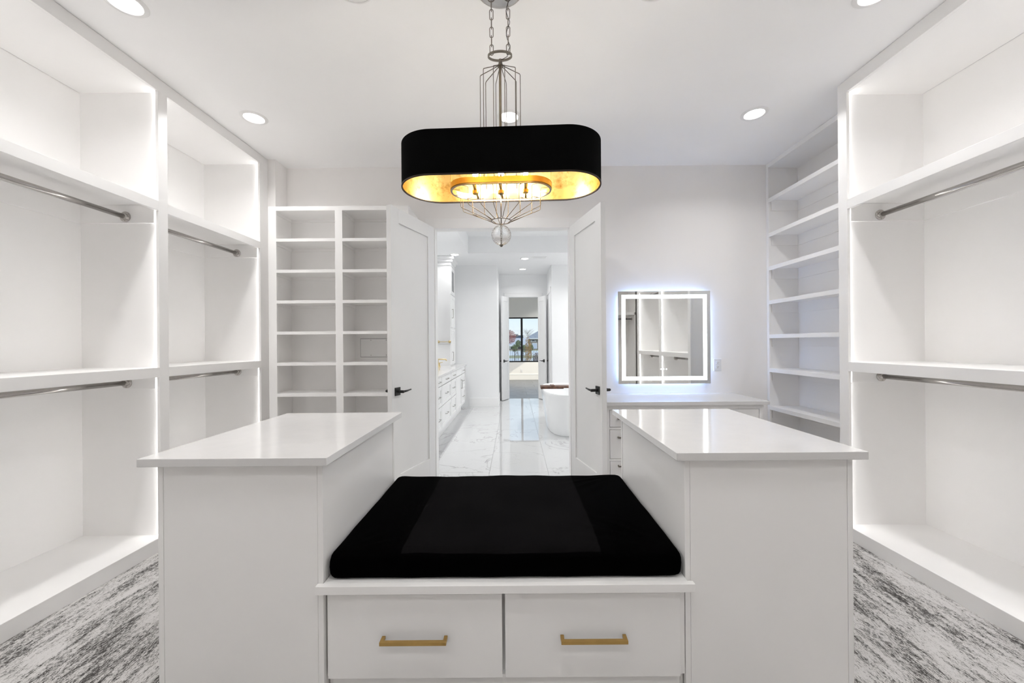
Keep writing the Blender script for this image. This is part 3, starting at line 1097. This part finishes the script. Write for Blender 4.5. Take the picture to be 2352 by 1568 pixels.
struct(boxes('wall_bathroom_end', [(BX0, HX0, BY1, FY + .1, 0, BZ), (HX1, BX1, BY1, FY + .1, 0, BZ)], BWALL, bevel=0))
OX0, OX1, OZ = -.150, .570, 2.43
struct(boxes('wall_hall', [(HX0, OX0, FY, FY + .1, 0, BZ), (OX1, HX1, FY, FY + .1, 0, BZ), (OX0, OX1, FY, FY + .1, OZ, BZ)], BWALL, bevel=0))
struct(boxes('trim_3', [(OX0 - .09, OX0, FY - .018, FY, 0, OZ + .09), (OX1, OX1 + .09, FY - .018, FY, 0, OZ + .09), (OX0, OX1, FY - .018, FY, OZ, OZ + .09),
                        (OX0 - .11, OX1 + .11, FY - .026, FY, OZ + .09, OZ + .11)], BCAB, bevel=.002))
struct(boxes('trim_4', [(HX1 - .018, HX1, 8.18, 8.27, 0, 2.53), (HX1 - .018, HX1, 8.95, 9.04, 0, 2.53), (HX1 - .018, HX1, 8.27, 8.95, 2.44, 2.53)], BCAB, bevel=.002))
struct(boxes('baseboard_bathroom', [(-.962 + .0, HX0 + .014, BY1 - .014, BY1, 0, .185), (HX0, HX0 + .014, BY1, FY - .03, 0, .185),
                                    (HX1 - .014, BX1, BY1 - .014, BY1, 0, .185), (HX1 - .014, HX1, BY1, 8.18, 0, .185)], BCAB, bevel=.003))

def small_leaf(name, hinge, ang, width, s):
    o = bpy.data.objects.new(name, None)
    o.location = (hinge[0], hinge[1], 0)
    o.rotation_euler = (0, 0, ang)
    COL.objects.link(o)
    o['kind'] = 'structure'
    th = .04
    ya, yb = 0, -th * s
    st = .07
    h = 2.42
    box('stile', 0, st, ya, yb, .012, h, BCAB, o, .001)
    box('stile', width - st, width, ya, yb, .012, h, BCAB, o, .001)
    box('rail', st, width - st, ya, yb, h - .11, h, BCAB, o, .001)
    box('rail', st, width - st, ya, yb, .012, .22, BCAB, o, .001)
    box('panel', st, width - st, ya - .01 * s, yb + .01 * s, .22, h - .11, BCAB, o, 0)
    lever_handle('door_handle', o, -1, s, (width - .06, 0, .915))
    lever_handle('door_handle', o, -1, -s, (width - .06, -th * s, .915))
small_leaf('door_3', (OX0 + .02, FY - .03), R(-114), .352, 1)
small_leaf('door_4', (OX1 - .01, FY - .03), R(-66), .352, -1)

CHAMP = mat('champagne_brass', (0.62, 0.50, 0.28), 0.35, metal=1.0, noise=0.04, nscale=40)
PULL = mat('brushed_nickel_pull', (0.40, 0.38, 0.35), 0.35, metal=1.0, noise=0.04, nscale=40)
# ------------------------------------------------------------------ bathroom vanity
def shaker(name, y0, y1, z0, z1, xf, parent, m=BCAB, rail=.05, th=.02, rec=.009):
    """front on a plane facing +x at xf"""
    if (z1 - z0) < .16:
        o = boxes(name, [(xf, xf + th, y0, y1, z0, z1)], m, parent, .0015)
        return o
    return boxes(name, [(xf, xf + th, y0, y0 + rail, z0, z1), (xf, xf + th, y1 - rail, y1, z0, z1), (xf, xf + th, y0 + rail, y1 - rail, z0, z0 + rail),
                        (xf, xf + th, y0 + rail, y1 - rail, z1 - rail, z1), (xf, xf + th - rec, y0 + rail, y1 - rail, z0 + rail, z1 - rail)], m, parent, .001)

def bath_vanity():
    t = thing('bathroom_vanity', 'long white bathroom vanity with drawers seen through the doorway on the left', 'vanity')
    X0, XF = BX0 + .002, -1.005
    ya, yb = 3.90, 7.64
    box('carcass', X0, XF - .028, ya, yb, .165, .884, BCAB, t, .001)
    box('toe_kick', X0, XF - .07, ya + .02, yb - .02, 0, .165, BCAB, t, 0)
    box('end_stile', XF - .03, XF + .022, yb, yb + .02, .165, .884, BCAB, t, .001)
    cols = [(3.93, 4.62, 'door'), (4.74, 5.15, 'dr'), (5.165, 5.91, 'dr'), (5.93, 6.42, 'dr'), (6.44, 7.08, 'door'), (7.10, 7.52, 'dr')]
    for (a, b, kd) in cols:
        rows = ((.762, .876), (.488, .752), (.178, .478)) if kd == 'dr' else ((.762, .876), (.178, .752))
        for i, (z0, z1) in enumerate(rows):
            if kd == 'door' and i == 1:
                d = shaker('cabinet_door', a, b, z0, z1, XF, t)
                bar_pull(d, (XF + .02, b - .1 if a > 5 else b - .06, .59), .16, .03, 'z', PULL, .009, (1, 0, 0))
            else:
                d = shaker('drawer', a, b, z0, z1, XF, t)
                if kd == 'dr':
                    bar_pull(d, (XF + (.02 if z1 - z0 < .16 else .011), (a + b) / 2, (z0 + z1) / 2), .16, .03, 'y', PULL, .007, (1, 0, 0))
bath_vanity()
c = boxes('vanity_countertop', [(BX0 + .002, -.965, 3.88, 7.68, .885, .915)], QUARTZ, bevel=.002)
tag(c, 'white quartz countertop on the bathroom vanity seen through the doorway', 'countertop')

def linen_tower():
    t = thing('linen_cabinet', 'tall narrow white cabinet standing on the far end of the bathroom countertop', 'cabinet')
    x0, xf, ya, yb = BX0 + .002, -1.205, 7.20, 7.66
    box('carcass', x0, xf, ya, yb, .9155, 2.80, BCAB, t, .001)
    boxes('crown', [(x0, xf + .02, ya - .02, yb, 2.80, 2.86), (x0, xf + .05, ya - .05, yb, 2.86, 2.91), (x0, xf + .08, ya - .08, yb, 2.91, 2.963)], BCAB, t, .006)
    for (z0, z1, hz) in ((.94, 1.62, 1.085), (1.64, 2.24, 1.895)):
        d = shaker('cabinet_door', ya + .015, yb - .015, z0, z1, xf, t, rail=.06)
        bar_pull(d, (xf + .02, ya + .07, hz), .17, .03, 'z', PULL, .009, (1, 0, 0))
    d = shaker('cabinet_door', ya + .015, yb - .015, 2.26, 2.78, xf, t, rail=.06)
    boxes('glass', [(xf + .0115, xf + .014, ya + .08, yb - .08, 2.33, 2.71)], mat('grey_glass', (.25, .26, .27), .08, noise=.02), d, 0)
linen_tower()

t = thing('towel_bar', 'small gold towel bar on the side of the tall bathroom cabinet', 'towel bar')
tubes('bar', [[(-1.425, 7.145, 1.362), (-1.225, 7.145, 1.362)]], .006, CHAMP, t, 10)
for x in (-1.43, -1.22):
    lathe('post', [(.026, 7.199), (.026, 7.190), (.012, 7.186), (.010, 7.15), (.014, 7.14)], CHAMP, t, 20, (x, 0, 1.362), 'y')

t = thing('bathroom_mirror', 'wall mirror above the bathroom vanity, left of the gold towel bar', 'mirror')
box('glass', BX0 + .012, BX0 + .016, 5.0, 7.08, 1.135, 2.07, MIRROR, t, 0)
boxes('frame', [(BX0 + .001, BX0 + .018, 4.97, 5.0, 1.105, 2.10), (BX0 + .001, BX0 + .018, 7.08, 7.11, 1.105, 2.10),
                (BX0 + .001, BX0 + .018, 5.0, 7.08, 1.105, 1.135), (BX0 + .001, BX0 + .018, 5.0, 7.08, 2.07, 2.10)], BCAB, t, .002)

t = thing('faucet', 'gold widespread faucet on the white bathroom countertop', 'faucet')
fx, fy = -1.345, 6.72
lathe('spout_base', [(.026, .915), (.024, .925), (.014, .94), (.012, 1.04)], CHAMP, t, 20, (fx, fy, 0))
tubes('spout', [rounded([(fx, fy, 1.03), (fx, fy, 1.055), (fx + .14, fy, 1.05), (fx + .15, fy, 1.025)], .012)], .011, CHAMP, t, 12)
for dy in (-.12, .12):
    hb = lathe('faucet_handle', [(.024, .915), (.022, .925), (.012, .94), (.011, .985), (.013, .99)], CHAMP, t, 18, (fx, fy + dy, 0))
    tubes('lever', [[(fx, fy + dy, .985), (fx + .06, fy + dy, .995)]], .006, CHAMP, hb, 10)

# ------------------------------------------------------------------ bathtub, tray
def bathtub():
    cx, cy = .81, 6.07
    t = thing('bathtub', 'white freestanding oval bathtub beyond the doorway with a wooden tray across it', 'bathtub', (cx, cy, 0))
    N = 96
    prof_out = [(.70, 0.0, .78), (.765, .0, .805), (.785, .006, .815), (.795, .02, .822), (.825, .10, .845), (.875, .25, .885), (.93, .42, .93), (.985, .56, .98), (1.0, .60, 1.0)]
    prof_in = [(.995, .606, .997), (.96, .606, .975), (.945, .595, .965), (.90, .50, .93), (.80, .30, .86), (.70, .18, .78), (.55, .13, .60), (.2, .12, .25)]
    V, F = [], []
    hw, hl = .390, .845
    def ring(kx, z, ky):
        o = []
        for i in range(N):
            a = 2 * PI * i / N
            c_, s_ = math.cos(a), math.sin(a)
            e_ = .74
            x = hw * kx * math.copysign(abs(c_) ** e_, c_)
            y = hl * ky * math.copysign(abs(s_) ** e_, s_)
            o.append((x, y, z))
        return o
    P = prof_out + prof_in
    for (kx, z, ky) in P:
        V += ring(kx, z, ky)
    for r in range(len(P) - 1):
        for i in range(N):
            j = (i + 1) % N
            F.append((r * N + i, r * N + j, (r + 1) * N + j, (r + 1) * N + i))
    F.append(tuple(range(N))[::-1])
    F.append(tuple((len(P) - 1) * N + i for i in range(N)))
    mesh_obj('basin', V, F, TUBM, t, True)
bathtub()
tr = thing('bath_tray', 'dark walnut bath tray laid across the rim of the white bathtub', 'tray')
boxes('board', [(.405, 1.22, 5.95, 6.17, .622, .650)], WALNUT, tr, .003)
boxes('foot', [(.405, .76, 5.97, 6.15, .6065, .622), (.88, 1.22, 5.97, 6.15, .6065, .622)], WALNUT, tr, .003)
boxes('book_slot', [(.56, .62, 5.98, 6.14, .650, .662)], WALNUT, tr, .002)

# bathroom downlights, vent
bl = [(-1.09, 7.05, 'small ceiling downlight above the bathroom vanity, left of the three in the bathroom'),
      (.21, 7.43, 'small ceiling downlight beside the air vent in the bathroom'),
      (.19, 8.48, 'small ceiling downlight in the passage before the far double doors')]
for (x, y, lb) in bl:
    o = dup_tree(proto)
    o.location = (x, y, BZ)
    o['label'] = lb
    o['group'] = 'bathroom ceiling downlights'
    area((x, y, BZ - .009), .125, (2.0 if x < 0 else 4.0) if y < 8 else 2.8, (1, .995, .985))
for (x, y) in ((-1.15, 5.3), (1.95, 5.2), (1.95, 7.2)):  # unseen fill lights, added to brighten the bathroom evenly
    o = dup_tree(proto)
    o.location = (x, y, BZ)
    o['label'] = 'unseen fill light added to the bathroom ceiling behind the closet door wall'
    o['group'] = 'unseen fill lights added in the bathroom'
    area((x, y, BZ - .009), .125, BATH_W, (1, .995, .985))
for (x, y) in ((-1.6, 11.2), (1.6, 11.2), (-1.6, 12.8), (1.6, 12.8)):  # fill lights out of view, added to lift the dark far room walls
    o = dup_tree(proto)
    o.location = (x, y, 3.05)
    o['label'] = 'unseen fill light added to the far room ceiling behind the double doors'
    o['group'] = 'unseen fill lights added in the far room'
    area((x, y, 3.05 - .009), .125, 22, (1, .96, .90))
t = thing('air_vent', 'white rectangular air vent in the bathroom ceiling', 'vent', (.485, 7.32, BZ))
boxes('frame', [(-.14, .14, -.075, -.058, -.006, 0), (-.14, .14, .058, .075, -.006, 0), (-.14, -.12, -.058, .058, -.006, 0), (.12, .14, -.058, .058, -.006, 0)], BCAB, t, .001)
for k in range(6):
    box('slat', -.12, .12, -.05 + k * .0185, -.042 + k * .0185, -.005, -.001, BCAB, t, 0)

# ------------------------------------------------------------------ far room
RX0, RX1, RY0, RY1, RZ = -3.0, 3.0, FY + .1, 13.96, 3.05
struct(boxes('floor_far_room', [(RX0, RX1, FY + .05, RY1 + .15, -.06, -.012)], GROUT, bevel=0))
ff = bpy.data.objects['floor_far_room']
yy = FY + .05
row = 0
while yy < RY1:
    y2 = min(yy + .6, RY1)
    for k in range(-5, 6):
        x0 = k * .6 + (.3 if row % 2 else 0)
        a, b = max(x0, RX0), min(x0 + .6, RX1)
        if b - a > .05:
            boxes('tile', [(a + .002, b - .002, yy + .002, y2 - .002, -.012, -.002)], FARTILE, ff, 0)
    yy = y2
    row += 1
RW = mat('far_room_paint', (0.84, 0.83, 0.80), 0.6, noise=0.006, nscale=3)
WX0, WX1, WZ0, WZ1 = -1.25, 1.75, .640, 2.275
struct(boxes('wall_far_room_window', [(RX0, WX0, RY1, RY1 + .15, 0, RZ), (WX1, RX1, RY1, RY1 + .15, 0, RZ), (WX0, WX1, RY1, RY1 + .15, 0, WZ0), (WX0, WX1, RY1, RY1 + .15, WZ1, RZ)], RW, bevel=0))
struct(boxes('wall_far_room_left', [(RX0 - .1, RX0, RY0, RY1 + .15, 0, RZ)], RW, bevel=0))
SY0, SY1, SZ0, SZ1 = 10.0, 13.6, .25, 2.55
struct(boxes('wall_far_room_right', [(RX1, RX1 + .1, RY0, SY0, 0, RZ), (RX1, RX1 + .1, SY1, RY1 + .15, 0, RZ), (RX1, RX1 + .1, SY0, SY1, 0, SZ0), (RX1, RX1 + .1, SY0, SY1, SZ1, RZ)], RW, bevel=0))
struct(boxes('wall_far_room_front', [(RX0, OX0 - .02, RY0 - .001, RY0 + .02, 0, RZ), (OX1 + .02, RX1, RY0 - .001, RY0 + .02, 0, RZ), (OX0 - .02, OX1 + .02, RY0 - .001, RY0 + .02, OZ, RZ)], RW, bevel=0))
struct(boxes('ceiling_far_room', [(RX0 - .1, RX1 + .1, FY + .08, RY1 + .15, RZ, RZ + .1)], BWALL, bevel=0))
struct(boxes('baseboard_far_room', [(RX0, RX1, RY1 - .015, RY1, 0, .185), (RX0, RX1, RY1 - .02, RY1, .185, .197)], RW, bevel=.002))
def window(name, ax, c, a0, a1, z0, z1, mull, fw=.045):
    o = bpy.data.objects.new(name, None)
    COL.objects.link(o)
    o['kind'] = 'structure'
    fr = []
    def B(u0, u1, v0, v1, d0=.0, d1=.06):
        if ax == 'y':
            return (u0, u1, c + d0, c + d1, v0, v1)
        return (c + d0, c + d1, u0, u1, v0, v1)
    bars = [B(a0, a1, z0, z0 + fw), B(a0, a1, z1 - fw, z1), B(a0, a0 + fw, z0 + fw, z1 - fw), B(a1 - fw, a1, z0 + fw, z1 - fw)]
    boxes('frame', bars, WINBLK, o, .001)
    for mx in mull:
        boxes('mullion', [B(mx - .037, mx + .037, z0 + fw, z1 - fw)], WINBLK, o, .001)
    edges = [a0 + fw] + [q for mx in mull for q in (mx - .037, mx + .037)] + [a1 - fw]
    for k in range(0, len(edges), 2):
        boxes('pane', [B(edges[k], edges[k + 1], z0 + fw, z1 - fw, .028, .032)], PANE, o, 0)
window('window_1', 'y', RY1 + .02, WX0, WX1, WZ0, WZ1, [.262])
window('window_2', 'x', RX1 + .02, SY0, SY1, SZ0, SZ1, [])
outlet((.245, RY1 - .0005, .325), 'small outlet on the sunlit wall under the far black window', .07, .115)

# ------------------------------------------------------------------ outdoors
GRASS = mat('dry_grass', (.42, .38, .20), .9, noise=.2, nscale=.8)
PAVE = mat('bright_paving', (.80, .77, .72), .9, noise=.05, nscale=1)
BRICK = mat('taupe_brick', (.23, .21, .20), .9, noise=.15, nscale=2)
ROOFG = mat('grey_shingles', (.34, .34, .35), .85, noise=.15, nscale=2)
ROOFL = mat('pale_shingles', (.58,.56,.56), .85, noise=.1, nscale=2)
ROOFD = mat('dark_shingles', (.07, .09, .12), .85, noise=.2, nscale=2)
TRIMO = mat('outdoor_white', (.80, .80, .82), .6, noise=.02)
GLASSD = mat('dark_window', (.03, .04, .06), .15, noise=.1)
BARK = mat('bark', (.14, .10, .08), .9, noise=.3, nscale=10)
RAIL = mat('fence_paint', (.10, .07, .05), .5, noise=.2)
LRED = mat('red_leaves', (.40, .15, .12), .8, noise=.4, nscale=3)
LGRN = mat('green_leaves', (.14, .19, .06), .8, noise=.4, nscale=3)
LORA = mat('orange_leaves', (.42, .24, .07), .8, noise=.5, nscale=8)
LPUR = mat('mauve_twigs', (.26, .20, .19), .9, noise=.3, nscale=4)
struct(boxes('ground', [(-60, 60, 14.2, 200, -.4, -.30)], GRASS, bevel=0))
struct(boxes('path', [(-30, 30, 14.3, 42, -.30, -.285), (-60, 60, 52, 85, -.30, -.28)], PAVE, bevel=0))

def leafmesh(name, c, rad, n, size, m, parent, rng, squash=0.0):
    V, F = [], []
    for i in range(n):
        while True:
            p = Vector((rng.uniform(-1, 1), rng.uniform(-1, 1), rng.uniform(-1, 1)))
            if p.length < 1 and rng.random() < .25 + p.length:
                break
        q = Vector((c[0] + p.x * rad[0], c[1] + p.y * rad[1], c[2] + p.z * rad[2]))
        d = Vector((rng.gauss(0, 1), rng.gauss(0, 1), rng.gauss(0, 1))).normalized()
        s = d.orthogonal().normalized() * size * rng.uniform(.5, 1)
        u = d.cross(s).normalized() * size * rng.uniform(.5, 1)
        b = len(V)
        V += [q - s, q + u * .6, q + s, q - u * .6]
        F.append((b, b + 1, b + 2, b + 3))
    o = mesh_obj(name, V, F, m, parent)
    o['kind'] = 'stuff'
    return o

def branches(base, h, spread, n, rng, r0):
    paths = [([base, (base[0] + rng.uniform(-.05, .05) * h, base[1], base[2] + h * .5), (base[0], base[1], base[2] + h)], r0)]
    for i in range(n):
        f = rng.uniform(.25, .85)
        p = Vector((base[0], base[1], base[2] + h * f))
        a = rng.uniform(0, 2 * PI)
        l = spread * rng.uniform(.5, 1) * (1.2 - f * .6)
        q = p + Vector((math.cos(a) * l, math.sin(a) * l, l * rng.uniform(.5, 1.1)))
        paths.append(([p, (p + q) / 2 + Vector((0, 0, l * .1)), q], r0 * .4))
        for k in range(3):
            g = rng.uniform(.4, .95)
            w = p + (q - p) * g
            a2 = rng.uniform(0, 2 * PI)
            l2 = l * .45
            paths.append(([w, w + Vector((math.cos(a2) * l2, math.sin(a2) * l2, l2 * rng.uniform(.4, 1.1)))], r0 * .18))
    return paths

def tree(name, loc, h, crown, leaves, size, m, label, seed, cat='tree', bare=14, r0=.06, group=None):
    rng = random.Random(seed)
    t = thing(name, label, cat, loc, group)
    V, F = [], []
    for (p, r) in branches((0, 0, 0), h * .9, crown[0] * 1.0, bare, rng, r0):
        rr = [r * (1 - .6 * k / (len(p) - 1)) for k in range(len(p))]
        v, f = tube_geo(p, rr, 5, False, len(V))
        V += v; F += f
    mesh_obj('trunk', V, F, BARK, t, True)
    if leaves:
        leafmesh('foliage', (0, 0, h - crown[2]), crown, leaves, size, m, t, rng)
    return t

# iron fence with balusters
t = thing('iron_fence', 'thin railing fence outside the far window', 'fence', (0, 21.6, -.3))
boxes('rail', [(-4, 4, -.02, .02, 1.28, 1.32)], RAIL, t, 0)
boxes('rail', [(-4, 4, -.015, .015, .08, .11)], RAIL, t, 0)
bal = box('baluster', -.009, .009, -.009, .009, .08, 1.30, RAIL, t, 0)
bal.location.x = -3.9
for k in range(1, 75):
    b2 = bal.copy()
    COL.objects.link(b2)
    b2.location.x = -3.9 + k * .105

def house(name, label, loc, w, d, eave, ridge, wallm, roofm, windows, hip=False, arch=None, garage=None, chimney=None):
    t = thing(name, label, 'house', loc)
    box('wall', -w / 2, w / 2, 0, d, -.3, eave, wallm, t, 0)
    ov = .5
    x0, x1 = -w / 2 - ov, w / 2 + ov
    yr = d / 2
    k = 4.0 if hip else 0
    V = [(x0, -ov, eave), (x1, -ov, eave), (x1, d + ov, eave), (x0, d + ov, eave), (x0 + k, yr, ridge), (x1 - k, yr, ridge)]
    F = [(0, 1, 5, 4), (2, 3, 4, 5), (1, 2, 5), (3, 0, 4), (0, 3, 2, 1)]
    r = mesh_obj('roof', V, F, roofm, t)
    boxes('fascia', [(x0, x1, -ov - .06, -ov, eave - .25, eave + .02)], TRIMO, r, 0)
    for (a, b, z0, z1) in windows:
        f = boxes('window', [(a - .12, b + .12, -.08, -.0, z0 - .12, z1 + .12)], TRIMO, t, 0)
        boxes('pane', [(a, b, -.10, -.08, z0, z1)], GLASSD, f, 0)
    if arch:
        ax_, az, ar = arch
        V, F = [], []
        pts = [(ax_ + ar * math.cos(a), -.08, az + ar * .75 * math.sin(a)) for a in [PI * q / 12 for q in range(13)]]
        pts2 = [(p[0], 0, p[2]) for p in pts]
        V = pts + pts2
        F = [tuple(range(13)), tuple(range(25, 12, -1))] + [(i, i + 1, i + 14, i + 13) for i in range(12)] + [(12, 0, 13, 25)]
        f = mesh_obj('window', V, F, TRIMO, t)
        k2 = .72
        pts = [(ax_ + ar * k2 * math.cos(a), -.10, az + .12 + ar * .75 * k2 * math.sin(a)) for a in [PI * q / 12 for q in range(13)]]
        V = pts + [(p[0], -.08, p[2]) for p in pts]
        mesh_obj('pane', V, F and [tuple(range(13)), tuple(range(25, 12, -1))] + [(i, i + 1, i + 14, i + 13) for i in range(12)] + [(12, 0, 13, 25)], GLASSD, f)
    if garage:
        a, b, z1 = garage
        g = boxes('garage_door', [(a, b, -.08, 0, -.3, z1)], mat('garage_blue_white', (.55, .62, .78), .5, noise=.02), t, 0)
        boxes('garage_trim', [(a - .15, a, -.10, 0, -.3, z1 + .15), (b, b + .15, -.10, 0, -.3, z1 + .15), (a, b, -.10, 0, z1, z1 + .15)], TRIMO, g, 0)
    if chimney:
        a, b, z1 = chimney
        c_ = boxes('chimney', [(a, b, d * .3, d * .3 + 1.2, eave, z1)], BRICK, t, 0)
        boxes('chimney_cap', [(a - .1, b + .1, d * .3 - .1, d * .3 + 1.3, z1, z1 + .25)], TRIMO, c_, 0)

S = 110 / 880.0
def hx(px): return (px - 1182) * S
def hz(py): return H - (py - 788.7) * S
house('brick_house', 'taupe brick house with grey roof and arched window outside the far window', (hx(1254), 110, 0), 11.0, 9, hz(776.5), hz(759), BRICK, ROOFG,
      [], True, (hx(1225) - hx(1254), hz(784.5), .72), (hx(1223.5) - hx(1254), hx(1232.5) - hx(1254), hz(788.5)))
house('grey_roof_house', 'low house with pale grey roof left of the black window mullion', (hx(1184), 95, 0), 5.6, 8, .9, 2.75, TRIMO, ROOFL, [(-1.2, -.4, -.1, .6), (.6, 1.3, -.1, .6)])
house('dark_roof_house', 'distant house with dark roof and chimney left of the black window mullion', (hx(1182) - .6, 125, 0), 6.0, 8, 2.8, 4.1, BRICK, ROOFD, [], False, None, None, (.9, 1.8, 4.35))
tree('red_tree', (-1.55, 80, -.3), 4.6, (1.9, 1.4, 1.6), 5200, .085, LRED, 'red-leaved autumn tree at the left edge of the far window', 1)
tree('bare_tree', (4.8, 140, -.3), 7.2, (3.4, 2.5, 2.0), 0, .1, LPUR, 'leafless tree behind the taupe brick house roof', 2, bare=80, r0=.035)
tree('distant_tree', (1.2, 135, -.3), 4.6, (1.3, 1.3, 1.2), 500, .2, LGRN, 'dark evergreen between the two house roofs outside the far window', 22, 'tree')
for i, (px, hh, lb) in enumerate(((1182.5, 1.55, 'first green cypress shrub from the left beyond the fence'),
                                  (1190.5, 1.95, 'taller green cypress shrub left of the black window mullion'),
                                  (1203.5, 1.50, 'green shrub just right of the black window mullion'),
                                  (1218.5, 1.55, 'green shrub behind the orange-leaved young tree, right side'))):
    yy = 36 + (i % 2) * 2.0
    tree('cypress_shrub', ((px - 1182) * yy / 880, yy, -.28), hh, (.30, .22, .36), 900, .05, LGRN, lb, 30 + i, 'shrub', bare=5, r0=.03, group='green shrubs beyond the fence')
tree('young_tree', ((1213 - 1182) * 20.6 / 880, 20.6, -.28), 1.98, (.20, .20, .85), 1300, .034, LORA, 'slender young tree with orange-brown leaves in front of the fence', 9, bare=16, r0=.015)
tree('low_hedge', ((1236 - 1182) * 26 / 880, 26, -.28), 1.0, (.42, .3, .42), 1100, .045, LPUR, 'mauve leafless hedge right of the young tree beyond the fence', 12, 'hedge', bare=10, r0=.015)
